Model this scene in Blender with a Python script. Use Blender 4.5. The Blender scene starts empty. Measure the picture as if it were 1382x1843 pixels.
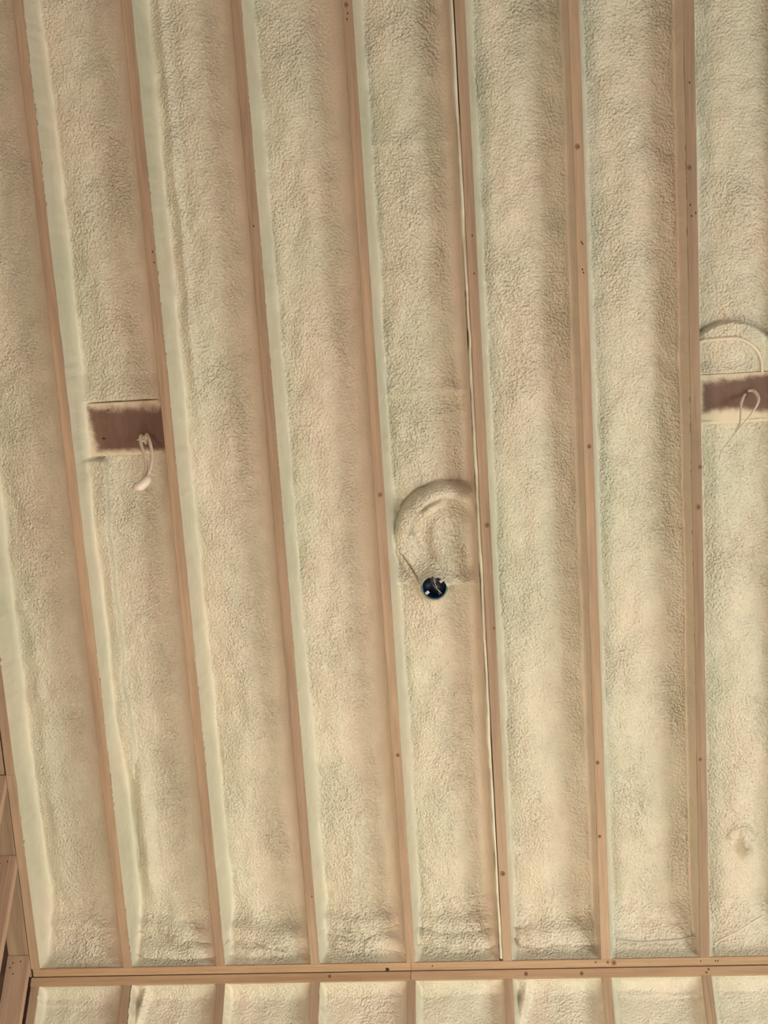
import bpy, math, random
import numpy as np
from mathutils import Matrix, Vector

# ------------------------------------------------------------------ camera, world, lights, exposure
scene = bpy.context.scene
col = scene.collection
Z0 = 2.9                      # height of the eave line above the floor
SLOPE = math.radians(44.93)   # roof pitch
SP = 0.4064                   # rafters and studs 16 inches on centre
HW = 0.01905                  # half thickness of a two-by

cam_data = bpy.data.cameras.new('camera')
cam = bpy.data.objects.new('camera', cam_data)
col.objects.link(cam)
cam_data.sensor_fit = 'VERTICAL'
cam_data.sensor_height = 36.0
cam_data.lens = 36.0 * 2350.0 / 1843.0
cam_data.clip_start = 0.05
RGT = Vector((0.99501172, 0.0993933, 0.00852318))
UPV = Vector((0.04771906, -0.54925089, 0.83429393))
FWD = Vector((-0.0876046, 0.82972552, 0.55125403))
m = Matrix.Identity(4)
for r in range(3):
    m[r][0], m[r][1], m[r][2] = RGT[r], UPV[r], -FWD[r]
m[0][3], m[1][3], m[2][3] = 1.67972, -5.63981, -1.42114 + Z0
cam.matrix_world = m
scene.camera = cam

world = bpy.data.worlds.new('world')
scene.world = world
world.use_nodes = True
bg = world.node_tree.nodes['Background']
bg.inputs[0].default_value = (1.0, 0.95, 0.91, 1)
bg.inputs[1].default_value = 0.36

def area(name, loc, target, sx, sy, power, color):
    d = bpy.data.lights.new(name, 'AREA')
    d.shape = 'RECTANGLE'
    d.size, d.size_y = sx, sy
    d.energy, d.color = power, color
    o = bpy.data.objects.new(name, d)
    col.objects.link(o)
    o.location = loc
    o.rotation_euler = (Vector(target) - Vector(loc)).to_track_quat('-Z', 'Y').to_euler()
    return o

# added beam for bounce off the floor near the eave wall, daylight from an opening in the
# far gable, and a warm fill lamp added beside the left gable to pinken shaded sides
beam_l = area('floor_bounce_beam', (2.6, -5.6, 5.0), (1.4, -1.6, 0.0), 1.2, 1.2, 215, (1.0, 0.99, 0.94))
beam_l.data.spread = math.radians(36)
win_l = area('window_daylight', (6.5, -4.5, 1.0), (-0.5, 0.0, 2.4), 2.6, 1.5, 195, (1.0, 0.97, 0.86))
win_l.data.spread = math.radians(140)
area('warm_left_fill', (-0.55, -5.2, 1.7), (1.6, -1.2, 4.0), 1.6, 1.5, 115, (1.0, 0.66, 0.50))

scene.view_settings.view_transform = 'Standard'
scene.view_settings.look = 'None'
scene.view_settings.gamma = 1.0
scene.view_settings.exposure = -0.36
scene.view_settings.use_curve_mapping = False

rng = random.Random(11)

# ------------------------------------------------------------------ helpers
def link(o, parent=None):
    col.objects.link(o)
    if parent is not None:
        o.parent = parent
    return o

def props(o, label=None, cat=None, group=None, kind=None):
    if label: o['label'] = label
    if cat: o['category'] = cat
    if group: o['group'] = group
    if kind: o['kind'] = kind
    return o

def mesh_from(name, verts, faces, mat, smooth=False):
    me = bpy.data.meshes.new(name)
    me.from_pydata([tuple(v) for v in verts], [], faces)
    me.materials.append(mat)
    if smooth:
        me.polygons.foreach_set('use_smooth', [True] * len(me.polygons))
    me.update()
    return me

def obj(name, me, parent=None, loc=(0, 0, 0)):
    o = bpy.data.objects.new(name, me)
    o.location = loc
    return link(o, parent)

def box_mesh(name, lo, hi, mat, ch=0.0015):
    """box with chamfered long edges (octagonal prism along its longest axis)"""
    lo, hi = Vector(lo), Vector(hi)
    s = hi - lo
    ax = max(range(3), key=lambda i: s[i])
    a, b = [i for i in range(3) if i != ax]
    prof = [(lo[a]+ch, lo[b]), (hi[a]-ch, lo[b]), (hi[a], lo[b]+ch), (hi[a], hi[b]-ch),
            (hi[a]-ch, hi[b]), (lo[a]+ch, hi[b]), (lo[a], hi[b]-ch), (lo[a], lo[b]+ch)]
    vs = []
    for e in (lo[ax], hi[ax]):
        for p, q in prof:
            v = [0, 0, 0]
            v[ax], v[a], v[b] = e, p, q
            vs.append(v)
    fs = [(i, (i+1) % 8, 8+(i+1) % 8, 8+i) for i in range(8)]
    fs += [tuple(range(7, -1, -1)), tuple(range(8, 16))]
    me = mesh_from(name, vs, fs, mat)
    import bmesh
    bm = bmesh.new(); bm.from_mesh(me)
    bmesh.ops.recalc_face_normals(bm, faces=bm.faces)
    bm.to_mesh(me); bm.free()
    return me

def tube_mesh(name, pts, rad, mat, seg=10, sub=6, flat=1.0, closed_ends=True):
    """smooth tube through control points (Catmull-Rom); rad may be a list"""
    P = [Vector(p) for p in pts]
    R = rad if isinstance(rad, (list, tuple)) else [rad] * len(P)
    Q, RR = [], []
    for i in range(len(P) - 1):
        p0 = P[max(i-1, 0)]; p1 = P[i]; p2 = P[i+1]; p3 = P[min(i+2, len(P)-1)]
        for k in range(sub):
            t = k / sub
            Q.append(0.5*((2*p1) + (p2-p0)*t + (2*p0-5*p1+4*p2-p3)*t*t + (3*p1-p0-3*p2+p3)*t**3))
            RR.append(R[i]*(1-t) + R[i+1]*t)
    Q.append(P[-1]); RR.append(R[-1])
    vs, fs = [], []
    n = None
    for i, q in enumerate(Q):
        d = (Q[min(i+1, len(Q)-1)] - Q[max(i-1, 0)]).normalized()
        if n is None:
            n = d.orthogonal().normalized()
        n = (n - d*n.dot(d)).normalized()
        b = d.cross(n)
        for k in range(seg):
            a = 2*math.pi*k/seg
            vs.append(q + (n*math.cos(a) + b*math.sin(a)*flat)*RR[i])
    for i in range(len(Q)-1):
        for k in range(seg):
            k2 = (k+1) % seg
            fs.append((i*seg+k, i*seg+k2, (i+1)*seg+k2, (i+1)*seg+k))
    if closed_ends:
        fs.append(tuple(range(seg-1, -1, -1)))
        fs.append(tuple(range((len(Q)-1)*seg, len(Q)*seg)))
    return mesh_from(name, vs, fs, mat, True)

def lathe_mesh(name, prof, mat, seg=40, smooth=True):
    """profile of (radius, z) pairs turned about local Z"""
    vs, fs = [], []
    for r, z in prof:
        for k in range(seg):
            a = 2*math.pi*k/seg
            vs.append((r*math.cos(a), r*math.sin(a), z))
    for i in range(len(prof)-1):
        for k in range(seg):
            k2 = (k+1) % seg
            fs.append((i*seg+k, i*seg+k2, (i+1)*seg+k2, (i+1)*seg+k))
    return mesh_from(name, vs, fs, mat, smooth)

# numpy value noise
def _hash(ix, iy, seed):
    h = (ix.astype(np.int64)*374761393 + iy.astype(np.int64)*668265263 + seed*1442695041) & 0xffffffff
    h = ((h ^ (h >> 13))*1274126177) & 0xffffffff
    h = (h ^ (h >> 16)) & 0xffffffff
    return h/4294967295.0*2 - 1

def vnoise(x, y, seed=0):
    x = np.asarray(x, float); y = np.asarray(y, float)
    x, y = np.broadcast_arrays(x, y)
    ix, iy = np.floor(x), np.floor(y)
    fx, fy = x-ix, y-iy
    fx = fx*fx*fx*(fx*(fx*6-15)+10); fy = fy*fy*fy*(fy*(fy*6-15)+10)
    a = _hash(ix, iy, seed); b = _hash(ix+1, iy, seed)
    c = _hash(ix, iy+1, seed); d = _hash(ix+1, iy+1, seed)
    return (a*(1-fx)+b*fx)*(1-fy) + (c*(1-fx)+d*fx)*fy

def fbm(x, y, seed=0, octv=3):
    s, a = 0, 1.0
    for o in range(octv):
        s = s + a*vnoise(x*2**o, y*2**o, seed+17*o)
        a *= 0.5
    return s

def sstep(a, b, x):
    t = np.clip((x-a)/(b-a), 0, 1)
    return t*t*(3-2*t)

# ------------------------------------------------------------------ materials
class NT:
    def __init__(self, name):
        self.m = bpy.data.materials.new(name)
        self.m.use_nodes = True
        self.t = self.m.node_tree
        self.b = self.t.nodes['Principled BSDF']
    def n(self, typ, **kw):
        nd = self.t.nodes.new(typ)
        for k, v in kw.items():
            if k in nd.inputs.keys():
                nd.inputs[k].default_value = v
            else:
                setattr(nd, k, v)
        return nd
    def l(self, a, b):
        self.t.links.new(a, b)
    def ramp(self, fac, stops):
        r = self.n('ShaderNodeValToRGB')
        el = r.color_ramp.elements
        while len(el) < len(stops):
            el.new(0.5)
        for e, (p, c) in zip(el, stops):
            e.position = p; e.color = (*c, 1)
        self.l(fac, r.inputs[0])
        return r.outputs[0]
    def mix(self, fac, a, b, mode='MIX'):
        x = self.n('ShaderNodeMix', data_type='RGBA', blend_type=mode)
        for sock, v in ((0, fac), (6, a), (7, b)):
            if hasattr(v, 'links'):
                self.l(v, x.inputs[sock])
            elif sock == 0:
                x.inputs[0].default_value = v
            else:
                x.inputs[sock].default_value = (*v, 1)
        return x.outputs[2]
    def math(self, op, a, b=0.0, clamp=False):
        x = self.n('ShaderNodeMath', operation=op, use_clamp=clamp)
        for i, v in enumerate((a, b)):
            if hasattr(v, 'links'): self.l(v, x.inputs[i])
            else: x.inputs[i].default_value = v
        return x.outputs[0]

def wood_material(name, dark, light, axis=1, rough=0.62, rnd=0.25, grain=1.0):
    w = NT(name)
    tc = w.n('ShaderNodeTexCoord')
    oi = w.n('ShaderNodeObjectInfo')
    add = w.n('ShaderNodeVectorMath', operation='ADD')
    comb = w.n('ShaderNodeCombineXYZ')
    r10 = w.math('MULTIPLY', oi.outputs['Random'], 37.0)
    for i in range(3): w.l(r10, comb.inputs[i])
    w.l(tc.outputs['Object'], add.inputs[0]); w.l(comb.outputs[0], add.inputs[1])
    mp = w.n('ShaderNodeMapping')
    sc = [1, 1, 1]; sc[axis] = 0.045
    mp.inputs['Scale'].default_value = sc
    w.l(add.outputs[0], mp.inputs[0])
    n1 = w.n('ShaderNodeTexNoise', Scale=95.0, Detail=5.0, Roughness=0.6, Distortion=0.4)
    n2 = w.n('ShaderNodeTexNoise', Scale=16.0, Detail=2.0)
    n3 = w.n('ShaderNodeTexNoise', Scale=2.6, Detail=3.0)
    w.l(mp.outputs[0], n1.inputs[0]); w.l(mp.outputs[0], n2.inputs[0]); w.l(add.outputs[0], n3.inputs[0])
    f = w.math('ADD', w.math('MULTIPLY', n1.outputs[0], 0.55*grain), w.math('MULTIPLY', n2.outputs[0], 0.6))
    c = w.ramp(f, [(0.42, dark), (0.70, light)])
    pink = tuple(min(1, a*b) for a, b in zip(light, (1.05, 0.93, 0.90)))
    c = w.mix(w.math('MULTIPLY', n3.outputs[0], 0.4), c, pink)
    hs = w.n('ShaderNodeHueSaturation')
    w.l(c, hs.inputs['Color'])
    w.l(w.math('ADD', w.math('MULTIPLY', oi.outputs['Random'], rnd), 1.0-rnd/2), hs.inputs['Value'])
    w.l(hs.outputs[0], w.b.inputs['Base Color'])
    w.b.inputs['Roughness'].default_value = rough
    bp = w.n('ShaderNodeBump', Strength=0.25, Distance=0.002)
    w.l(n1.outputs[0], bp.inputs['Height'])
    w.l(bp.outputs[0], w.b.inputs['Normal'])
    return w.m

PINE_V = wood_material('pine_rafter', (0.225, 0.156, 0.100), (0.400, 0.296, 0.198), 1)
PINE_X = wood_material('pine_plate', (0.26, 0.172, 0.098), (0.42, 0.295, 0.18), 0)
PINE_Z = wood_material('pine_stud', (0.34, 0.215, 0.14), (0.54, 0.39, 0.28), 2)
BROWN = wood_material('brown_board', (0.095, 0.045, 0.028), (0.15, 0.078, 0.05), 1, 0.5, 0.1, 0.5)
KNOT = wood_material('knot', (0.13, 0.075, 0.042), (0.24, 0.15, 0.09), 1)

def plain(name, c, rough=0.5, metal=0.0, noise=0.0, spec=None):
    w = NT(name)
    if noise:
        n = w.n('ShaderNodeTexNoise', Scale=140.0, Detail=3.0)
        tc = w.n('ShaderNodeTexCoord'); w.l(tc.outputs['Object'], n.inputs[0])
        w.l(w.mix(n.outputs[0], tuple(x*(1-noise) for x in c), tuple(min(1, x*(1+noise)) for x in c)), w.b.inputs['Base Color'])
    else:
        w.b.inputs['Base Color'].default_value = (*c, 1)
    w.b.inputs['Roughness'].default_value = rough
    w.b.inputs['Metallic'].default_value = metal
    return w.m

def foam_material(name, dust=None):
    """cream spray foam: blotchy tint, orange-peel skin; attribute 'skin' says how rough the skin is"""
    w = NT(name)
    tc = w.n('ShaderNodeTexCoord')
    mp = w.n('ShaderNodeMapping'); mp.inputs['Scale'].default_value = (1, 0.6, 1)
    w.l(tc.outputs['Object'], mp.inputs[0])
    big = w.n('ShaderNodeTexNoise', Scale=3.2, Detail=3.0, Roughness=0.55)
    mid = w.n('ShaderNodeTexNoise', Scale=15.0, Detail=4.0, Roughness=0.6)
    fine = w.n('ShaderNodeTexNoise', Scale=112.0, Detail=1.5, Roughness=0.5, Distortion=0.15)
    peel = w.n('ShaderNodeTexVoronoi', Scale=105.0, feature='SMOOTH_F1', Smoothness=0.5, Randomness=1.0)
    w.l(mp.outputs[0], big.inputs[0]); w.l(mp.outputs[0], mid.inputs[0])
    w.l(tc.outputs['Object'], fine.inputs[0])
    wv = w.n('ShaderNodeVectorMath', operation='MULTIPLY_ADD')
    w.l(mid.outputs['Color'], wv.inputs[0]); wv.inputs[1].default_value = (0.006,)*3
    w.l(tc.outputs['Object'], wv.inputs[2]); w.l(wv.outputs[0], peel.inputs[0])
    c = w.ramp(big.outputs[0], [(0.33, (0.575, 0.580, 0.458)), (0.5, (0.625, 0.606, 0.490)), (0.68, (0.655, 0.602, 0.490))])
    c2 = w.ramp(mid.outputs[0], [(0.3, (0.90, 0.885, 0.86)), (0.65, (1.05, 1.05, 1.04))])
    c = w.mix(0.75, c, c2, 'MULTIPLY')
    thin = w.n('ShaderNodeAttribute', attribute_name='thin')  # amount of pinkish tint, only on each bay's right side
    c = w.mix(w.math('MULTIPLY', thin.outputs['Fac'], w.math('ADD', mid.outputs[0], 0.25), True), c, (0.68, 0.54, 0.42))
    w.l(c, w.b.inputs['Base Color'])
    w.b.inputs['Roughness'].default_value = 0.36
    w.b.inputs['Specular IOR Level'].default_value = 0.45
    at = w.n('ShaderNodeAttribute', attribute_name='skin')
    patch = w.n('ShaderNodeTexNoise', Scale=5.5, Detail=2.0)
    w.l(mp.outputs[0], patch.inputs[0])
    ps = w.math('MULTIPLY_ADD', patch.outputs[0], 2.2)
    w.t.nodes[-1].inputs[2].default_value = -0.45
    ps = w.math('MAXIMUM', ps, 0.55)
    k = w.math('MULTIPLY', at.outputs['Fac'], ps)
    h = w.math('ADD', w.math('MULTIPLY', peel.outputs['Distance'], 0.55), w.math('MULTIPLY', fine.outputs[0], 0.55))
    h = w.math('MULTIPLY', h, k)
    bp = w.n('ShaderNodeBump', Strength=1.0, Distance=0.0150)
    w.l(h, bp.inputs['Height']); w.l(bp.outputs[0], w.b.inputs['Normal'])
    return w.m

FOAM = foam_material('spray_foam')
OSB = wood_material('plywood_floor', (0.42, 0.37, 0.29), (0.58, 0.53, 0.44), 0)
SHEATH = wood_material('sheathing', (0.13, 0.07, 0.04), (0.22, 0.13, 0.08), 2)
GABLE = wood_material('gable_board', (0.24, 0.13, 0.085), (0.40, 0.24, 0.165), 2)
DARK = plain('nail_hole', (0.035, 0.020, 0.012), 0.9)
COREM = wood_material('knot_core', (0.06, 0.032, 0.018), (0.13, 0.07, 0.04), 1)

# ------------------------------------------------------------------ the setting
LROOF = 5.0
ceiling = obj('ceiling', box_mesh('roof_deck', (-0.68, -0.05, -0.31), (4.1, LROOF, -0.288), SHEATH), None, (0, 0, Z0))
ceiling.rotation_euler = (math.pi - SLOPE, 0, 0)    # local x along the eave, y up the slope, z into the room
props(ceiling, 'sloped roof underside of pine rafters with cream spray foam between', kind='structure')

wall_back = obj('wall_back', box_mesh('wall_sheathing', (-0.68, -Z0, -0.165), (4.1, 0.22, -0.142), SHEATH), None, (0, 0, Z0))
wall_back.rotation_euler = (math.pi/2, 0, 0)        # local x along the wall, y up, z into the room
props(wall_back, 'stud wall under the eave filled with cream spray foam', kind='structure')

floor = obj('floor', box_mesh('floor', (-0.7, -9.5, -0.03), (9.5, 0.2, 0.0), OSB))
props(floor, 'plywood subfloor of the unfinished room', kind='structure')

# ---- rafters
RAFTER_I = list(range(-1, 10))
rafter_me = box_mesh('rafter', (-HW, 0.0385, -0.286), (HW, LROOF, 0.0), PINE_V)
rafters = {}
for i in RAFTER_I:
    if i == -1:
        # the end rafter is spliced: two boards butt together
        a = obj('rafter', box_mesh('rafter_board', (-HW, 0.0385, -0.286), (HW, 0.9315, 0.0), PINE_V), ceiling, (i*SP, 0, 0))
        b = obj('rafter', box_mesh('rafter_board', (-HW, 0.9325, -0.286), (HW, LROOF, -0.0005), PINE_V), ceiling, (i*SP, 0, 0))
        rafters[i] = b
        continue
    rafters[i] = obj('rafter', rafter_me, ceiling, (i*SP, 0, 0))

# ---- the two plates, each of two boards butted under the fourth rafter
JX = 3*SP - 0.0005
up_a = obj('plate', box_mesh('plate', (-SP-0.012, 0.0012, -0.14), (JX, 0.0381, 0.0), PINE_X), ceiling)
up_b = obj('plate', box_mesh('plate', (JX+0.0014, 0.0012, -0.14), (4.1, 0.0381, 0.0005), PINE_X), ceiling)
lo_a = obj('top_plate', box_mesh('top_plate', (-SP-0.021, -0.0381, -0.14), (JX-0.002, -0.0012, 0.0), PINE_X), wall_back)
lo_b = obj('top_plate', box_mesh('top_plate', (JX, -0.0381, -0.14), (4.1, -0.0012, -0.0006), PINE_X), wall_back)
obj('shim', box_mesh('shim', (-SP-.02, -.006, -.06), (4.1, .004, -.008), SHEATH), wall_back)
stud_me = box_mesh('stud', (-HW, -Z0+0.0381, -0.14), (HW, -0.0381, 0.0), PINE_V)
for i in RAFTER_I:
    obj('stud', stud_me, wall_back, (i*SP - (0.004 if i == 0 else 0), 0, -0.001))
obj('bottom_plate', box_mesh('bottom_plate', (-0.44, -Z0, -0.14), (4.1, -Z0+0.0381, 0.0), PINE_X), wall_back)

# ---- knots and nail holes: small discs set in the wood
def disc_mesh(name, r, mat, sx=1.0, seg=14):
    vs = [(0, 0, 0.0007)] + [(r*sx*math.cos(2*math.pi*k/seg)*(1+0.12*math.sin(3*k)), r*math.sin(2*math.pi*k/seg), 0.0002) for k in range(seg)]
    return mesh_from(name, vs, [(0, 1+k, 1+(k+1) % seg) for k in range(seg)], mat)
KNOT_ME = disc_mesh('knot', 0.010, KNOT)
CORE_ME = disc_mesh('knot_core', 0.0050, COREM)
HOLE_ME = disc_mesh('nail_hole', 0.0032, DARK)
def knot(parent, x, v, s=1.0, core=True, z=0.0):
    k = obj('knot', KNOT_ME, parent, (x, v, z)); k.scale = (s, s*1.15, 1)
    if core:
        c = obj('knot_core', CORE_ME, parent, (x+0.001, v-0.001, z+0.0007)); c.scale = (s*0.8, s, 1)
def hole(parent, x, v, z=0.0, s=1.0):
    k = obj('nail_hole', HOLE_ME, parent, (x, v, z+0.0003)); k.scale = (s*0.8, s*1.3, 1)

# (rafter, offset across, distance up the slope, size)
for i, dx, v, s in [(5, -.003, 3.305, 1.0), (6, -.008, 3.203, .9), (4, .006, 1.905, 1.0), (6, .012, 2.093, .8), (6, .002, 1.938, 1.1),
                    (5, .003, 2.194, .8), (6, -.006, .908, .8), (3, .004, .966, .8), (5, -.006, .907, .8), (5, -.008, .588, .7),
                    (4, -.002, .434, 1.1), (3, .002, 2.046, .9), (4, .012, 1.487, .7), (2, .010, .35, .5), (3, -.003, 3.86, .8)]:
    knot(rafters[i], dx, v, s)
for i, dx, v in [(4, .004, 3.012), (4, .004, 2.872), (5, .000, 2.962), (5, .004, 2.955), (5, .000, 2.862), (5, .004, 2.85), (6, -.007, 3.07),
                 (6, -.003, 3.03), (6, -.002, 3.5), (6, .012, 3.04), (3, .0, 3.83), (3, -.004, 3.81), (1, .008, 3.03), (1, .010, 2.99), (2, -.002, 3.1)]:
    hole(rafters[i], dx, v)
for x, v, s in [(2.065, .022, 1.15), (2.04, .025, .7), (1.99, .026, .5)]:
    knot(up_b, x, v, s, True, .0005)
o = obj('drill_hole', disc_mesh('drill_hole', 0.0085, DARK), up_a, (1.119, 0.0085, 0.0003))
for x in (2.42, 2.48, 2.49, 1.31):
    hole(up_b, x, .022, .0005)
for x, v, s in [(.873, -.017, .7), (1.70, -.02, .8), (2.45, -.013, .5), (2.44, -.026, .5), (1.93, -.022, .8)]:
    knot(lo_b if x > JX else lo_a, x, v, s, True, -.0006 if x > JX else 0)

# ---- spray foam: one moulded surface for each bay between two rafters
def foam_bay(parent, xl, xr, vs_rows, depth, seed, left=(0.05, 3.0), right=(0.08, 2.2), rim=(0.005, 0.010),
             crown=0.030, floor_fn=None, bottom=None, top=None, left_fn=None, nfloor=56, label=None, ysign=1, jag=1.0, rough=1.0):
    """vs_rows: rows along the bay.  depth: recess below the timber faces."""
    w = xr - xl
    ns = 13
    th = np.linspace(0, math.pi/2, ns)
    V = np.asarray(vs_rows, float)
    nr = len(V)
    rl = left[0]*(1+0.28*vnoise(V*3.1, 0.5, seed+1)+0.15*vnoise(V*11, 0.5, seed+2))
    rr = right[0]*(1+0.25*vnoise(V*2.7, 0.5, seed+3)+0.10*vnoise(V*13, 0.5, seed+4))
    pl = np.full(nr, left[1]); pr = np.full(nr, right[1])
    if left_fn is not None:
        rl, pl = left_fn(V, rl, pl)
    U = np.zeros((nr, ns*2+nfloor)); 
    cl = 0.0045 + 0.003*(fbm(V*40, 0.3, seed+5))       # coat thickness on the rafter sides
    cr = 0.0045 + 0.003*(fbm(V*37, 0.3, seed+6))
    cl = np.maximum(cl, .0025); cr = np.maximum(cr, .0025)
    tl = 1-np.cos(th)
    for k in range(ns):
        U[:, k] = rl*tl[k]
        U[:, ns+nfloor+k] = w - rr*tl[ns-1-k]
    fl = np.linspace(0, 1, nfloor+2)[1:-1]
    U[:, ns:ns+nfloor] = rl[:, None]*(1-fl) + (w-rr)[:, None]*fl
    VV = np.repeat(V[:, None], U.shape[1], 1)
    gl = (1-np.clip(1-U/rl[:, None], 0, 1)**pl[:, None])**(1/pl[:, None])
    gr = (1-np.clip(1-(w-U)/rr[:, None], 0, 1)**pr[:, None])**(1/pr[:, None])
    q = U/w
    post = 0.0
    D = depth - crown*(1-(2*q-1)**2) + rough*0.012*fbm(VV*2.0, q*2.0, seed+7, 3) + rough*0.0045*fbm(VV*13, U*16, seed+8, 2) + rough*0.0006*vnoise(VV*70, U*75, seed+9)
    lip = np.zeros_like(D)
    if floor_fn is not None:
        r_ = floor_fn(U+xl, VV, D)
        D, lip = r_[0], r_[1]
        if len(r_) > 2: post = r_[2]
    if bottom is not None:
        # foam swells forward where the bay closes against the plate
        d0, run = bottom
        runv = run*(1+0.15*vnoise(U*9, 0.7, seed+10))
        t = np.clip((VV-V.min() if ysign > 0 else V.max()-VV)/runv, 0, 1)
        tt = 0.18*np.sqrt(1-(1-np.clip(t/.06, 0, 1))**2) + 0.82*(0.5*t + 0.5*np.sqrt(1-(1-t)**2))
        D = d0 + (D-d0)*tt
        foot = (1-sstep(0.6, 1.6, (VV-V.min() if ysign > 0 else V.max()-VV)/run))
        D = D - rough*foot*0.0025*fbm(VV*45, U*40, seed+21, 3)*sstep(0, .12, t)
    D = np.maximum(D - post, 0.004)
    riml = rim[0] + 0.006*np.maximum(0, fbm(V*9, 0.2, seed+11)) 
    rimr = rim[1] + 0.010*np.maximum(0, fbm(V*7, 0.2, seed+12))
    E = np.minimum(riml[:, None] + (D-riml[:, None])*gl, rimr[:, None] + (D-rimr[:, None])*gr)
    X = xl + U
    # side skin wobble and ragged crumbs riding over the timber edge
    side_l = np.exp(-(U/0.02)**2); side_r = np.exp(-((w-U)/0.02)**2)
    X = X + side_l*(cl[:, None]+0.0014*vnoise(VV*25, E*30, seed+13)) - side_r*(cr[:, None]+0.0014*vnoise(VV*25, E*30, seed+14))
    jl = np.maximum(0, vnoise(V*60, 0.1, seed+15)+0.35*vnoise(V*170, .1, seed+16)-0.25)*0.0028*jag*(vnoise(V*1.7, .4, seed+17) > 0.0)
    jr = np.maximum(0, vnoise(V*55, 0.1, seed+18)-0.35)*0.004*jag*(vnoise(V*1.9, .4, seed+19) > 0.1)
    X[:, 0] = xl - jl; E[:, 0] = np.where(jl > 0, -0.0012, E[:, 0])
    X[:, -1] = xr + jr; E[:, -1] = np.where(jr > 0, -0.0012, E[:, -1])
    Y = np.clip(VV + lip, V.min(), V.max())
    n, mcol = U.shape
    verts = np.stack([X, Y, -E], -1).reshape(-1, 3)
    idx = np.arange(n*mcol).reshape(n, mcol)
    quads = np.stack([idx[:-1, :-1], idx[:-1, 1:], idx[1:, 1:], idx[1:, :-1]], -1).reshape(-1, 4)
    me = bpy.data.meshes.new('spray_foam')
    me.vertices.add(len(verts)); me.vertices.foreach_set('co', verts.ravel())
    me.loops.add(quads.size); me.loops.foreach_set('vertex_index', quads.ravel().astype(np.int32))
    me.polygons.add(len(quads))
    me.polygons.foreach_set('loop_start', np.arange(0, quads.size, 4, dtype=np.int32))
    me.polygons.foreach_set('loop_total', np.full(len(quads), 4, dtype=np.int32))
    me.polygons.foreach_set('use_smooth', np.ones(len(quads), dtype=bool))
    me.materials.append(FOAM)
    me.update(calc_edges=True)
    me.validate()
    sk = me.attributes.new('skin', 'FLOAT', 'POINT')
    skv = np.clip(np.minimum(sstep(0.25, 1.0, U/rl[:, None]), 0.25+0.75*sstep(0.3, 1.3, (w-U)/rr[:, None])), 0.06, 1)
    skv = skv*rough
    sk.data.foreach_set('value', skv.ravel().astype(np.float32))
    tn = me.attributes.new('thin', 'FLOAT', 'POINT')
    tnv = (1-sstep(.25, .95, (w-U)/rr[:, None]))*(0.6 if ysign > 0 else .3)  # tint grows towards the right-hand timber
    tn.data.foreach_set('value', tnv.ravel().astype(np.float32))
    o = obj('spray_foam', me, parent)
    if label: o['label'] = label
    return o

def roll(U, V, u0, u1, line, wid, amp, seed, lipamp=0.012, soft=0.07):
    """a rolled fold of foam lying across the bay: gentle above, steep below; returns (rise, lip)"""
    vl = line + 0.009*fbm(U*8, 0.3, seed, 2) + 0.003*vnoise(U*60, .3, seed+5)
    wd = wid*(1+0.25*vnoise(U*10, .2, seed+1))
    t = (V-vl)/wd
    am = 1.1*amp*(1+0.22*fbm(U*11, .6, seed+2, 2))*sstep(u0, u0+soft, U)*(1-sstep(u1-soft, u1, U))
    prof = np.where(t > 0, np.exp(-(t/1.4)**2), np.exp(-(t/0.20)**2))
    lp = -1.6*lipamp*np.exp(-((t-0.15)/0.5)**2)*am/max(amp, 1e-6)
    return am*(prof - 0.35*np.exp(-((t+0.55)/0.22)**2)), lp

def seam(U, V, u0, u1, line, amp, seed, wid=0.012):
    vl = line + 0.010*fbm(U*12, 0.3, seed, 2)
    t = (V-vl)/wid
    return amp*np.where(t > 0, np.exp(-(t/3)**2), np.exp(-(t/0.5)**2))*sstep(u0, u0+.03, U)*(1-sstep(u1-.03, u1, U))

def dist_poly(U, V, pts):
    best = np.full(U.shape, 9.0); side = np.zeros(U.shape); par = np.zeros(U.shape)
    n = len(pts)-1
    for k in range(n):
        ax, ay = pts[k]; bx, by = pts[k+1]
        ex, ey = bx-ax, by-ay
        L2 = ex*ex+ey*ey
        t = np.clip(((U-ax)*ex+(V-ay)*ey)/L2, 0, 1)
        dx, dy = U-ax-t*ex, V-ay-t*ey
        d = np.sqrt(dx*dx+dy*dy)
        s = np.sign(ex*dy-ey*dx)
        upd = d < best
        best = np.where(upd, d, best); side = np.where(upd, s, side); par = np.where(upd, (k+t)/n, par)
    return best, side, par

def smooth_path(pts, sub=8):
    P = [np.array(p, float) for p in pts]; out = []
    for i in range(len(P)-1):
        p0 = P[max(i-1, 0)]; p1 = P[i]; p2 = P[i+1]; p3 = P[min(i+2, len(P)-1)]
        for k in range(sub):
            t = k/sub
            out.append(tuple(0.5*(2*p1+(p2-p0)*t+(2*p0-5*p1+4*p2-p3)*t*t+(3*p1-p0-3*p2+p3)*t**3)))
    out.append(tuple(P[-1]))
    return out

def rows_main(fine=None, step=0.0085):
    r = list(np.arange(0.0385, 0.30, 0.004)) + list(np.arange(0.30, 4.2, step)) + list(np.arange(4.2, LROOF+0.001, 0.04))
    if fine:
        a, b = fine
        r = [x for x in r if not (a <= x <= b)] + list(np.arange(a, b, 0.0045))
    return sorted(r)

DEP = 0.165
def bl(i): return i*SP + HW          # face of rafter i towards the right
def br(i): return (i+1)*SP - HW      # face of rafter i+1 towards the left

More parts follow.
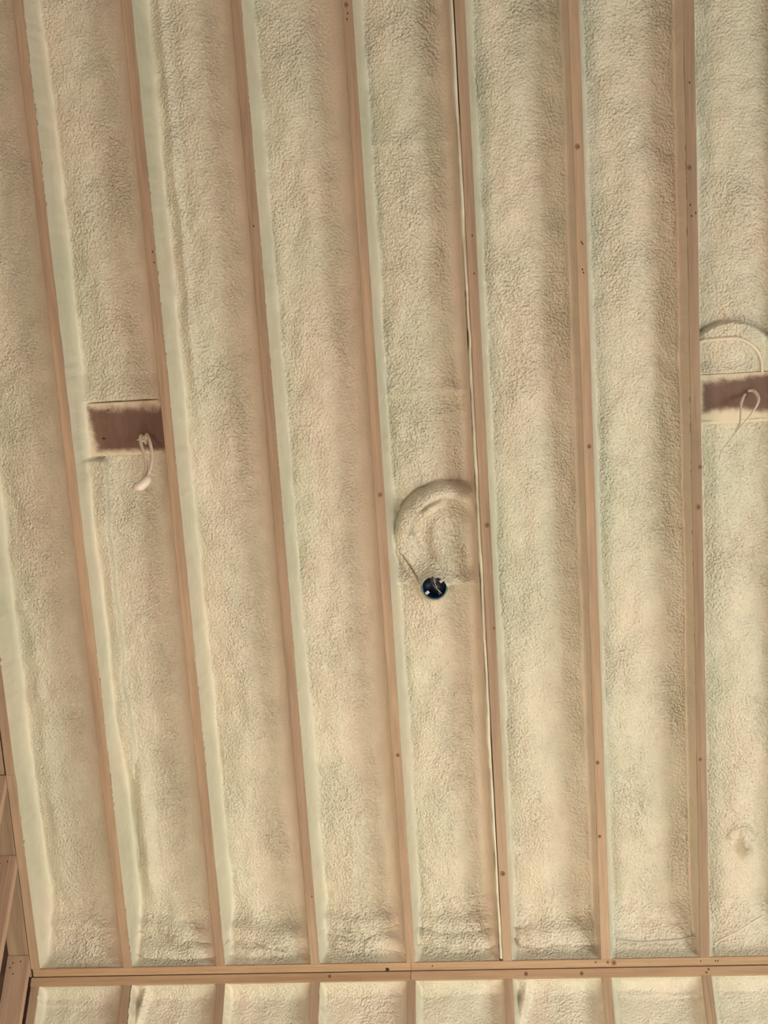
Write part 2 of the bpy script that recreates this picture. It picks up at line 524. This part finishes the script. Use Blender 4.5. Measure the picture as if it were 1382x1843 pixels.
# bay A (end rafter to first): plain slope ending in a flat foot
def fA(U, V, D):
    D = D - seam(U, V, bl(-1), br(-1), 0.165, 0.012, 31) - 0.010*np.exp(-((U-bl(-1)-.10)/.035)**2)*sstep(.2, .5, V)*(1-sstep(1.2, 1.9, V))
    a, l = roll(U, V, bl(-1)+.02, br(-1), 0.048, 0.010, 0.012, 33, .004)
    return D, l, a
foam_bay(ceiling, bl(-1), br(-1), rows_main(), DEP+.01, 101, (0.055, 3.4), (0.10, 2.1), bottom=(0.006, 0.23), floor_fn=fA)

# bay B: brown block high up, stepped ledge along its left side, torn foot
BV0, BV1 = 2.238, 2.452
def fB(U, V, D):
    ramp = sstep(BV1+.16, BV1+.0, V)*sstep(BV0-.05, BV0, V) + 0
    D = D + (0.111-D)*np.where(V > BV1, sstep(BV1+.12, BV1-.005, V), 0)
    led = .070+.010*fbm(V*7, .4, 52, 2)+.02*sstep(1.9, 2.2, V)
    D = D - .048*(1-sstep(-.004, .005, U-bl(0)-led))*sstep(.75, 1.15, V)*(1-sstep(BV0-.02, BV0, V))
    inside = (V >= BV0-.004) & (V <= BV1+.004)
    # the foam opens round the face of the block
    r = sstep(-.035, .03, np.minimum.reduce([U-(bl(0)+.055), V-BV0+.010*vnoise(U*30, .3, 5), BV1-V+.008*vnoise(U*28, .3, 6)]))
    D = np.where(inside, 0.112+0.05*r, D)
    post = 0; lip = np.zeros_like(D)
    for (u0, u1, ln, wd, am, sd) in [(-.02, .40, .078, .022, .034, 41), (.12, .42, .135, .022, .036, 43), (-.06, .22, .165, .02, .026, 45)]:
        a, l = roll(U, V, bl(0)+u0, bl(0)+u1, ln, wd, am, sd)
        post = post+a; lip = lip+l
    g = np.exp(-((U-bl(0)-.052-.01*np.sin(V*9))/.004)**2)*sstep(.44, .5, V)*(1-sstep(.66, .72, V))
    D = D + 0.02*g
    D = D - 0.022*np.exp(-((U-bl(0)-.085)/.03)**2)*sstep(.15, .4, V)*(1-sstep(.8, 1.0, V))
    return D, lip, post
def lB(V, r, p):
    k = sstep(.85, 1.2, V)*(1-sstep(2.16, 2.24, V))
    k2 = sstep(2.1, 2.24, V)*(1-sstep(2.47, 2.56, V))
    r2 = 0.050 + 0.008*fbm(V*9, .4, 51, 2)
    return r*(1-k)+r2*k + .012*k2, p*(1-k)+4.0*k
foam_bay(ceiling, bl(0), br(0), rows_main((2.1, 2.65)), DEP, 111, (0.052, 3.4), (0.09, 2.1), bottom=(0.006, 0.22), floor_fn=fB, left_fn=lB,
         label='spray foam with a brown block showing through and a stepped ledge')

# bay C
def fC(U, V, D):
    post = 0; lip = np.zeros_like(D)
    x = bl(1)
    for (u0, u1, ln, wd, am, sd) in [(-.04, .32, .135, .022, .038, 61), (.12, .42, .105, .026, .040, 63), (-.02, .40, .062, .010, .016, 65)]:
        a, l = roll(U, V, x+u0, x+u1, ln, wd, am, sd, .016)
        post = post+a; lip = lip+l
    D = D - 0.014*np.exp(-((U-x-.075)/.02)**2)*sstep(2.2, 2.7, V)
    return D, lip, post
foam_bay(ceiling, bl(1), br(1), rows_main(), DEP, 121, (0.05, 3.2), (0.09, 2.1), bottom=(0.006, 0.20), floor_fn=fC)

# bay D
def fD(U, V, D):
    post = 0; lip = np.zeros_like(D); x = bl(2)
    for (u0, u1, ln, wd, am, sd) in [(-.06, .36, .172, .018, .034, 71), (.02, .44, .092, .022, .036, 73), (-.06, .26, .13, .02, .012, 75)]:
        a, l = roll(U, V, x+u0, x+u1, ln, wd, am, sd, .012)
        post = post+a; lip = lip+l
    return D, lip, post
foam_bay(ceiling, bl(2), br(2), rows_main(), DEP, 131, (0.045, 2.6), (0.10, 2.0), bottom=(0.006, 0.22), floor_fn=fD)

# bay E: round box on a cross brace, foam-buried loop of conduit above it
ARCH = smooth_path([(1.385, 1.70), (1.335, 1.745), (1.298, 1.82), (1.312, 1.91), (1.37, 1.985), (1.46, 2.02), (1.55, 1.995), (1.605, 1.92)])
BOXC = (1.406, 1.637)
def fE(U, V, D):
    post = 0; lip = np.zeros_like(D); x = bl(3)
    d, s, par = dist_poly(U, V, ARCH)
    wd = .058-.016*sstep(.1, .5, par)
    k = np.clip(d/wd, 0, 1)
    h = (0.030+0.034*sstep(.1, .55, par))*np.where(s > 0, np.sqrt(1-k**2), np.where(par > .35, np.sqrt(1-np.clip(d/.022, 0, 1)**6), np.sqrt(1-k**2)))
    D = D - h + 0.007*fbm(U*45, V*45, 81, 2)*np.exp(-((d-.034)/.014)**2)*(s > 0)*sstep(.3, .5, par)
    D = D + .016*np.exp(-((d-.046-.004*vnoise(par*30, .3, 82))/.004)**2)*(s > 0)*sstep(.42, .5, par)
    # pillow inside the loop, a torn flap under the crown
    pil = np.exp(-(((U-1.50)/.105)**2+((V-1.83)/.12)**2)**3)
    D = D - 0.030*pil*sstep(.018, .05, d)
    D = D - .026*np.exp(-((d-.040)/.009)**2)*(s < 0)*sstep(.50, .56, par)*(1-sstep(.66, .72, par))
    # cross brace
    vb = 1.652+.006*fbm(U*14, .4, 83, 2)
    t = (V-vb)
    br_ = np.where(t > 0, np.exp(-(t/.060)**2), np.exp(-(t/.008)**2))
    D = D - 0.062*br_
    # foam packed round the box
    rb = np.sqrt((U-BOXC[0])**2+(V-BOXC[1])**2)
    D = np.where(rb < .053, 0.20, D - 0.028*np.exp(-((rb-.05)/.018)**2))
    crack = np.exp(-((U-1.30-.55*(1.745-V)*1.2)/.004)**2)*sstep(1.66, 1.69, V)*(1-sstep(1.76, 1.79, V))
    D = D + .02*crack
    for ln, am, sd in ((2.42, .012, 85), (2.33, .008, 86), (3.36, .008, 87), (.245, .010, 88)):
        D = D - seam(U, V, x, x+.36, ln, am, sd)
    for (u0, u1, ln, wd, am, sd) in [(-.05, .42, .162, .018, .032, 91), (-.03, .38, .100, .022, .042, 93)]:
        a, l = roll(U, V, x+u0, x+u1, ln, wd, am, sd, .012)
        post = post+a; lip = lip+l
    return D, lip, post
foam_bay(ceiling, bl(3), br(3)-.0155, rows_main((1.55, 2.1)), DEP, 141, (0.04, 2.6), (0.07, 2.4), bottom=(0.006, 0.21), floor_fn=fE, nfloor=96,
         label='spray foam with a buried loop of conduit above a round box')

# bay F
def fF(U, V, D):
    post = 0; lip = np.zeros_like(D); x = bl(4)
    for (u0, u1, ln, wd, am, sd) in [(-.02, .44, .105, .022, .048, 95), (-.05, .10, .16, .05, .03, 97)]:
        a, l = roll(U, V, x+u0, x+u1, ln, wd, am, sd, .018)
        post = post+a; lip = lip+l
    D = D - 0.012*np.exp(-((U-x-.31)/.02)**2-((V-3.72)/.07)**2)
    return D, lip, post
foam_bay(ceiling, bl(4), br(4), rows_main(), DEP, 151, (0.04, 2.6), (0.035, 4.0), bottom=(0.006, 0.16), floor_fn=fF)

# bay G
def fG(U, V, D):
    post = 0; lip = np.zeros_like(D); x = bl(5)
    for (u0, u1, ln, wd, am, sd) in [(.04, .36, .155, .03, .010, 161), (.0, .37, .075, .02, .008, 163)]:
        a, l = roll(U, V, x+u0, x+u1, ln, wd, am, sd, .006)
        post = post+a; lip = lip+l
    return D, lip, post
foamG = foam_bay(ceiling, bl(5), br(5), rows_main(), DEP, 161, (0.04, 2.4), (0.022, 4.5), rim=(.004, .004), bottom=(0.006, 0.19), floor_fn=fG)

# bay H: second brown block, foam-buried cable curve above, small blob lower down
HV0, HV1 = 2.25, 2.43
ARCH2 = smooth_path([(2.45, 2.555), (2.52, 2.605), (2.60, 2.625), (2.68, 2.60), (2.75, 2.54), (2.79, 2.47)])
def fH(U, V, D):
    lip = np.zeros_like(D); x = bl(6)
    d, s, par = dist_poly(U, V, ARCH2)
    h = np.where(s > 0, np.exp(-(d/.006)**2), np.exp(-(d/.085)**2))
    D = D - 0.034*h*(V > HV1-.01)
    D = D + .012*np.exp(-((d-.010)/.006)**2)*(s > 0)
    ins = (V >= HV0-.004) & (V <= HV1+.004)
    r = sstep(-.03, .03, np.minimum.reduce([U-(x+.02), V-HV0-.02+.010*vnoise(U*30, .3, 7), HV1-V+.008*vnoise(U*28, .3, 8)]))
    D = np.where(ins, 0.105+.06*r, D)
    D = np.where(V > HV1, D+(0.108-D)*sstep(HV1+.06, HV1-.004, V), D)
    D = D - .045*np.exp(-(((U-2.63)/.018)**2+((V-.465)/.045)**2))*(1+.5*fbm(U*50, V*50, 171, 2)) - .016*np.exp(-((np.sqrt((U-2.615)**2+(V-.50)**2)-.045)/.012)**2)*(V > .49)
    return D, lip
foamH = foam_bay(ceiling, bl(6), br(6), rows_main((2.15, 2.75)), DEP, 171, (0.035, 2.4), (0.06, 2.4), bottom=(0.006, 0.19), floor_fn=fH,
         label='spray foam with a brown block and a buried cable curve')
for i in (7, 8):
    foam_bay(ceiling, bl(i), br(i), rows_main(step=.02), DEP, 174+i, (0.04, 2.4), (0.06, 2.4), bottom=(0.006, 0.19), nfloor=30)

# strip of hardened foam peeling off along the left side of the fifth rafter
def strip(parent, xoff, v0, v1, seed, wdt, gapfn):
    V = np.arange(v0, v1, .012)
    g = gapfn(V)
    wd = wdt*(1+.25*vnoise(V*6, .3, seed)+.12*vnoise(V*40, .2, seed+1))
    dz = -.004+.004*fbm(V*8, .3, seed+2, 2)
    vs, fs = [], []
    for i, v in enumerate(V):
        xr = xoff-g[i]; xl = xr-wd[i]
        vs += [(xl-.002, v, -.060), (xl, v, dz[i]-.012), (xl+wd[i]*.3, v, dz[i]-.002), (xr-.001, v, dz[i]), (xr, v, dz[i]-.004), (xr, v, -.060)]
    for i in range(len(V)-1):
        for k in range(5):
            a = i*6+k
            fs.append((a, a+1, a+7, a+6))
    me = mesh_from('foam_strip', vs, fs, FOAM, True)
    o = obj('foam_strip', me, parent)
    o['label'] = 'pale strip of foam peeling off beside the rafter'
    return o
strip(ceiling, 4*SP-HW, .045, LROOF, 201, .015,
      lambda V: .0004+.0032*np.clip(sstep(3.35, 3.5, V)+sstep(1.50, 1.44, V)*sstep(.15, .3, V)*(.6+.5*vnoise(V*5, .3, 9)), 0, 1.2))

# ---- foam in the wall bays under the plates
def rows_wall():
    return sorted(list(-np.arange(.0385, .45, .005)) + list(-np.arange(.45, Z0-.04, .06)))
for i in range(-1, 9):
    def fW(U, V, D, i=i):
        lip = np.zeros_like(D)
        D = D - seam(U, V, bl(i), br(i), -.075-.01*i % .03, .004, 300+i)
        if i in (0, 4):
            D = D - .03*np.exp(-((U-bl(i)-.05-.25*(V+.08))/.02)**2)*sstep(-.3, -.1, V) + .02*np.exp(-((U-bl(i)-.022)/.012)**2-((V+.09)/.03)**2)
        return D, lip
    foam_bay(wall_back, bl(i), br(i), rows_wall(), .075, 401+7*i, (0.035, 2.6), (0.05, 2.2), crown=.012, bottom=(0.012, 0.045),
             floor_fn=fW, ysign=-1, jag=1.3, rough=0.6)

# ---- gable wall on the left: vertical studs cut under a sloping plate, dark sheathing behind
GY = [(.02, 0), (.02, Z0), (-3.52, Z0+3.54), (-7.06, Z0), (-7.06, 0)]
_v = [(-.640, y, z) for y, z in GY] + [(-.622, y, z) for y, z in GY]
wall_left = obj('wall_left', mesh_from('gable_sheathing', _v, [(0, 1, 2, 3, 4), (9, 8, 7, 6, 5)] + [(k, k+5, (k+1) % 5+5, (k+1) % 5) for k in range(5)], GABLE))
props(wall_left, 'unfinished gable wall of bare pine studs with dark sheathing', kind='structure')
def slope_pt(x, v, d):
    c, s = math.cos(SLOPE), math.sin(SLOPE)
    return Vector((x, -v*c + d*s, Z0 + v*s + d*c))
XP0, XP1 = -SP-HW-.0035-.089*1.02, -SP-HW-.0035
def slope_box(name, x0, x1, v0, v1, d0, d1, mat):
    me = box_mesh(name, (x0, v0, -d1), (x1, v1, -d0), mat)
    o = obj(name, me, wall_left)
    o.matrix_parent_inverse = Matrix.Identity(4)
    o.location = (0, 0, Z0); o.rotation_euler = (math.pi-SLOPE, 0, 0)
    return o
slope_box('rake_plate', XP0, XP1, .0, .930, .003, .041, PINE_V)
slope_box('rake_plate', XP0, XP1-.004, .9325, LROOF, .004, .042, PINE_V)
STUDY = [(-.073, 0), (-.402, 1), (-.659, 2), (-1.06, 3), (-1.47, 4), (-1.88, 5), (-2.28, 6), (-2.69, 7), (-3.1, 8)]
for y, k in STUDY:
    v = -y/math.cos(SLOPE)
    ztop = slope_pt(0, v, 0).z
    vs = []
    ys = (y, y+.0381)
    for yy in ys:
        zt = Z0 - yy*math.tan(SLOPE) + .0
        for x in (XP0, XP1+.003):
            vs += [(x, yy, 0.0), (x, yy, zt)]
    fs = [(0, 2, 3, 1), (4, 5, 7, 6), (0, 1, 5, 4), (2, 6, 7, 3), (1, 3, 7, 5), (0, 4, 6, 2)]
    st = obj('stud', mesh_from('gable_stud', vs, fs, PINE_Z), wall_left)
    for hx, hz in ((.028, .030), (.060, .024), (.018, .05), (.035, .075)):
        h = obj('nail_hole', HOLE_ME, st, (XP0+hx, y-.0004, ztop-hz)); h.rotation_euler = (math.pi/2, 0, 0)

# ------------------------------------------------------------------ objects
CREAM = plain('dusted_jacket', (0.70, 0.62, 0.49), 0.45, 0, .18)
TAPE = plain('pale_tape', (0.74, 0.68, 0.58), 0.35, 0, .08)
BLUE = plain('blue_plastic', (0.006, 0.030, 0.085), 0.35)
BLUERIM = plain('dusted_blue_rim', (0.13, 0.21, 0.22), 0.6, 0, .35)
WIREM = plain('bare_wire', (0.72, 0.66, 0.58), 0.4, 0.2)
STEEL = plain('steel_tab', (0.62, 0.62, 0.62), 0.35, 0.7)
GREYW = plain('grey_jacket', (0.52, 0.49, 0.44), 0.5, 0, .1)
def LP(x, v, d):                       # point in the roof's own frame
    return slope_pt(x, v, d)
ROOF_ROT = (math.pi - SLOPE, 0, 0)

# brown mounting blocks fixed between the rafters, their edges dusted with overspray
def dusted_brown():
    w = NT('dusted_brown_board')
    tc = w.n('ShaderNodeTexCoord')
    mp = w.n('ShaderNodeMapping'); mp.inputs['Scale'].default_value = (1, .12, 1)
    w.l(tc.outputs['Object'], mp.inputs[0])
    g = w.n('ShaderNodeTexNoise', Scale=22.0, Detail=3.0); w.l(mp.outputs[0], g.inputs[0])
    base = w.ramp(g.outputs[0], [(.3, (.112, .060, .042)), (.7, (.165, .092, .066))])
    sp = w.n('ShaderNodeTexNoise', Scale=420.0, Detail=2.0); w.l(tc.outputs['Object'], sp.inputs[0])
    sp2 = w.n('ShaderNodeTexNoise', Scale=32.0, Detail=3.0); w.l(tc.outputs['Object'], sp2.inputs[0])
    at = w.n('ShaderNodeAttribute', attribute_name='dust')
    f = w.math('ADD', at.outputs['Fac'], w.math('MULTIPLY', w.math('SUBTRACT', sp.outputs[0], .5), 1.8))
    f = w.math('ADD', f, w.math('MULTIPLY', w.math('SUBTRACT', sp2.outputs[0], .5), .9))
    fac = w.ramp(f, [(.30, (0, 0, 0)), (.95, (1, 1, 1))])
    w.l(w.mix(fac, base, (.68, .60, .45)), w.b.inputs['Base Color'])
    w.b.inputs['Roughness'].default_value = .55
    return w.m
DUSTB = dusted_brown()
def block(x0, x1, v0, v1, label, dustfn, front=.115):
    root = bpy.data.objects.new('mounting_block', None); link(root)
    root.location = LP(x0, v0, front); root.rotation_euler = ROOF_ROT
    props(root, label, 'wooden block', 'brown blocks between the rafters')
    W_, H_ = x1-x0, v1-v0
    nx, ny = 44, 30
    us, vv = np.linspace(0, W_, nx+1), np.linspace(0, H_, ny+1)
    vs, dust = [], []
    for b in vv:
        for a in us:
            e = min(b, H_-b)
            vs.append((a, b, 0 if e > 1e-6 else -.002)); dust.append(dustfn(a/W_, b/H_, a, b, W_, H_))
    fs = [(j*(nx+1)+i, j*(nx+1)+i+1, (j+1)*(nx+1)+i+1, (j+1)*(nx+1)+i) for j in range(ny) for i in range(nx)]
    # sides and back
    n0 = len(vs)
    ring = [i for i in range(nx+1)] + [j*(nx+1)+nx for j in range(1, ny+1)] + [ny*(nx+1)+i for i in range(nx-1, -1, -1)] + [j*(nx+1) for j in range(ny-1, 0, -1)]
    for r in ring:
        vs.append((vs[r][0], vs[r][1], -.06)); dust.append(1.0)
    m_ = len(ring)
    for k in range(m_):
        k2 = (k+1) % m_
        fs.append((ring[k2], ring[k], n0+k, n0+k2))
    fs.append(tuple(n0+k for k in range(m_-1, -1, -1)))
    me = mesh_from('board', vs, fs, DUSTB)
    at = me.attributes.new('dust', 'FLOAT', 'POINT')
    at.data.foreach_set('value', np.array(dust, np.float32))
    b = obj('board', me, root)
    return root
def dustL(a, b, x, y, w, h):
    e = 0
    e = max(e, 1.05-(h-y)/(.036+.026*a)) if h-y < .09 else e       # top edge
    e = max(e, 1.1-(x-.018-.03*(1-b)**2)/.036)                     # left edge
    e = max(e, 1.05-(y-.012*(1-a))/.028)                           # bottom edge
    return float(np.clip(e, 0, 1.2))
bL = block(bl(0)+.004, br(0), BV0, BV1, 'brown board block between rafters with a drooping taped cable loop', dustL)
for (hx, hv, sc) in ((.089, .072, 1.6), (.12, .185, 1.0)):
    h = obj('nail_hole', HOLE_ME, bL, (hx, hv, .0006)); h.scale = (sc*1.5, sc*.8, 1)
def dustR(a, b, x, y, w, h):
    e = max(0, 1.05-(h-y)/(.045*(1-a)+.012))
    e = max(e, 1.0-(x-.008)/.026)
    e = max(e, 1.15-(y-.028-.012*math.sin(x*14))/.030)
    return float(np.clip(e, 0, 1.2))
bR = block(bl(6)+.006, br(6), HV0-.012, HV1, 'brown board block beside the buried cable curve with a thin loose wire', dustR, .112)

def world_pts(lst):
    return [(x, y, z+Z0) for x, y, z in lst]
# taped cable loop hanging from the first block
loop = bpy.data.objects.new('cable_loop', None); link(loop)
loop.location = (0.281, -1.60, 1.70+Z0)
props(loop, 'cream cable bent into a drooping loop with taped end, on brown block', 'cable')
def part_world(name, me, root):
    o = obj(name, me, root)
    o.location = -Vector(root.location)
    return o
Y0 = -1.555
part_world('cable', tube_mesh('cable', world_pts([(.285, Y0+.02, 1.690), (.276, Y0-.006, 1.706), (.274, Y0-.03, 1.690), (.283, Y0-.04, 1.645), (.302, Y0-.045, 1.590),
           (.318, Y0-.045, 1.530), (.314, Y0-.045, 1.480), (.296, Y0-.04, 1.445)]), .0068, CREAM, 10, 8), loop)
part_world('cable', tube_mesh('cable', world_pts([(.282, Y0+.02, 1.70), (.290, Y0-.012, 1.708), (.302, Y0-.035, 1.690), (.322, Y0-.05, 1.640), (.336, Y0-.05, 1.585),
           (.338, Y0-.05, 1.525), (.330, Y0-.05, 1.475), (.312, Y0-.045, 1.435)]), .0068, CREAM, 10, 8), loop)
part_world('cable', tube_mesh('cable', world_pts([(.284, Y0-.012, 1.680), (.268, Y0-.02, 1.682), (.258, Y0-.022, 1.678)]), [.006, .0045, .001], CREAM, 8, 4), loop)
# tape wrap over the bent-back end
tape = tube_mesh('tape', world_pts([(.284, Y0-.045, 1.448), (.292, Y0-.047, 1.436), (.306, Y0-.048, 1.436), (.322, Y0-.048, 1.452), (.332, Y0-.048, 1.468), (.335, Y0-.048, 1.476)]),
                 [.009, .017, .0195, .019, .016, .009], TAPE, 12, 6)
part_world('tape', tape, loop)

# thin loose wire from the second block
wire = bpy.data.objects.new('loose_wire', None); link(wire)
wire.location = (2.654, -1.60, 1.75+Z0)
props(wire, 'thin pale cable looped and dangling from the brown block below the buried curve', 'cable')
Y1 = -1.575
part_world('cable', tube_mesh('cable', world_pts([(2.646, Y1+.03, 1.742), (2.652, Y1-.004, 1.752), (2.672, Y1-.03, 1.735), (2.682, Y1-.04, 1.695), (2.672, Y1-.05, 1.655),
           (2.640, Y1-.05, 1.606), (2.592, Y1-.05, 1.548), (2.540, Y1-.05, 1.482), (2.508, Y1-.05, 1.438), (2.497, Y1-.05, 1.402)]),
           [.006, .006, .0065, .0065, .005, .003, .0028, .0028, .0026, .0024], CREAM, 10, 6), wire)
part_world('cable', tube_mesh('cable', world_pts([(2.650, Y1+.03, 1.745), (2.642, Y1-.01, 1.735), (2.622, Y1-.03, 1.69), (2.612, Y1-.035, 1.655), (2.606, Y1-.04, 1.62), (2.596, Y1-.045, 1.575), (2.575, Y1-.05, 1.535)]),
           [.0055, .0055, .0055, .004, .003, .003, .0028], CREAM, 10, 6), wire)

from mathutils.bvhtree import BVHTree
def foam_depth(o):
    me = o.data
    return BVHTree.FromPolygons([v.co.copy() for v in me.vertices], [tuple(p.vertices) for p in me.polygons])
TREES = {}
def on_foam(o, x, v, lift=0.0):
    t = TREES.setdefault(o.name, foam_depth(o))
    hit = t.ray_cast(Vector((x, v, .5)), Vector((0, 0, -1)))
    return (x, v, -(hit[0].z + lift) if hit[0] else .1)
def roof_tube(name, lst, rad, mat, label, group=None, flat=1.0):
    pts = [LP(*p) for p in lst]
    o = obj(name, None, None) if False else None
    root = pts[0].copy()
    me = tube_mesh(name, [p-root for p in pts], rad, mat, 10, 8, flat)
    o = obj(name, me, None, root)
    return props(o, label, 'cable', group)
roof_tube('foam_coated_cable', [on_foam(foamH, x, v, .003) for x, v in ((2.470, 2.556), (2.50, 2.562), (2.56, 2.566), (2.624, 2.562), (2.676, 2.528), (2.703, 2.481))] + [(2.707, 2.43, .106)],
          [.008, .008, .0075, .007, .0065, .006, .0055], CREAM, 'foam-dusted cable curving over the brown block')
roof_tube('grey_wire', [on_foam(foamG, x, v, .004) for x, v in ((2.085, .085), (2.112, .078), (2.18, .072), (2.25, .073), (2.33, .080), (2.39, .084), (2.41, .086))],
          [.003, .004, .0042, .0042, .004, .004, .003], GREYW, 'pale grey wire lying across the foam at the foot of the bay')
roof_tube('crossing_wire', [on_foam(foamH, x, v, .0005) for x, v in ((2.487, .060), (2.54, .084), (2.575, .10), (2.612, .117), (2.645, .133), (2.68, .148), (2.76, .172))],
          .0038, CREAM, 'thin pale wire rising slantwise across the smooth foam')

# round blue electrical box
box = bpy.data.objects.new('electrical_box', None); link(box)
box.location = LP(BOXC[0], BOXC[1], .165); box.rotation_euler = ROOF_ROT
props(box, 'round dark blue electrical ceiling box set in the foam with loose wires', 'electrical box')
obj('shell', lathe_mesh('shell', [(0.0005, -.015), (.046, -.015), (.0475, -.010), (.0480, .062)], BLUE), box)
obj('rim', lathe_mesh('rim', [(.0478, .052), (.0480, .0655), (.0490, .067), (.0520, .066), (.0530, .062), (.0535, .030), (.0535, -.016)], BLUERIM), box)
for a in (math.radians(38), math.radians(218)):
    ca, sa = math.cos(a), math.sin(a)
    tb = obj('screw_tab', box_mesh('screw_tab', (-.007, -.006, -.002), (.008, .006, .002), STEEL, .0008), box, (.037*ca, .037*sa, .055))
    tb.rotation_euler = (0, 0, a)
    sc = obj('screw', lathe_mesh('screw', [(.0001, .004), (.0028, .0036), (.0032, .002), (.0032, 0)], STEEL, 12), tb, (.001, 0, .002))
wires = [[(-.004, .044, .045), (-.001, .032, .05), (.004, .010, .052), (.010, -.006, .048)],
         [(-.003, .042, .03), (.002, .03, .035), (.004, .012, .036)],
         [(-.016, .014, .02), (-.002, .000, .046), (.010, -.010, .055), (.022, -.022, .055), (.028, -.034, .05)],
         [(.014, -.020, .03), (.017, -.030, .045), (.018, -.036, .046)],
         [(-.03, .028, .01), (-.018, .012, .025), (-.006, .002, .04)]]
for k, p in enumerate(wires):
    obj('wire', tube_mesh('wire', p, .0011 if k != 4 else .002, WIREM if k != 4 else plain('dark_wire', (.05, .055, .045), .5), 8, 6), box)
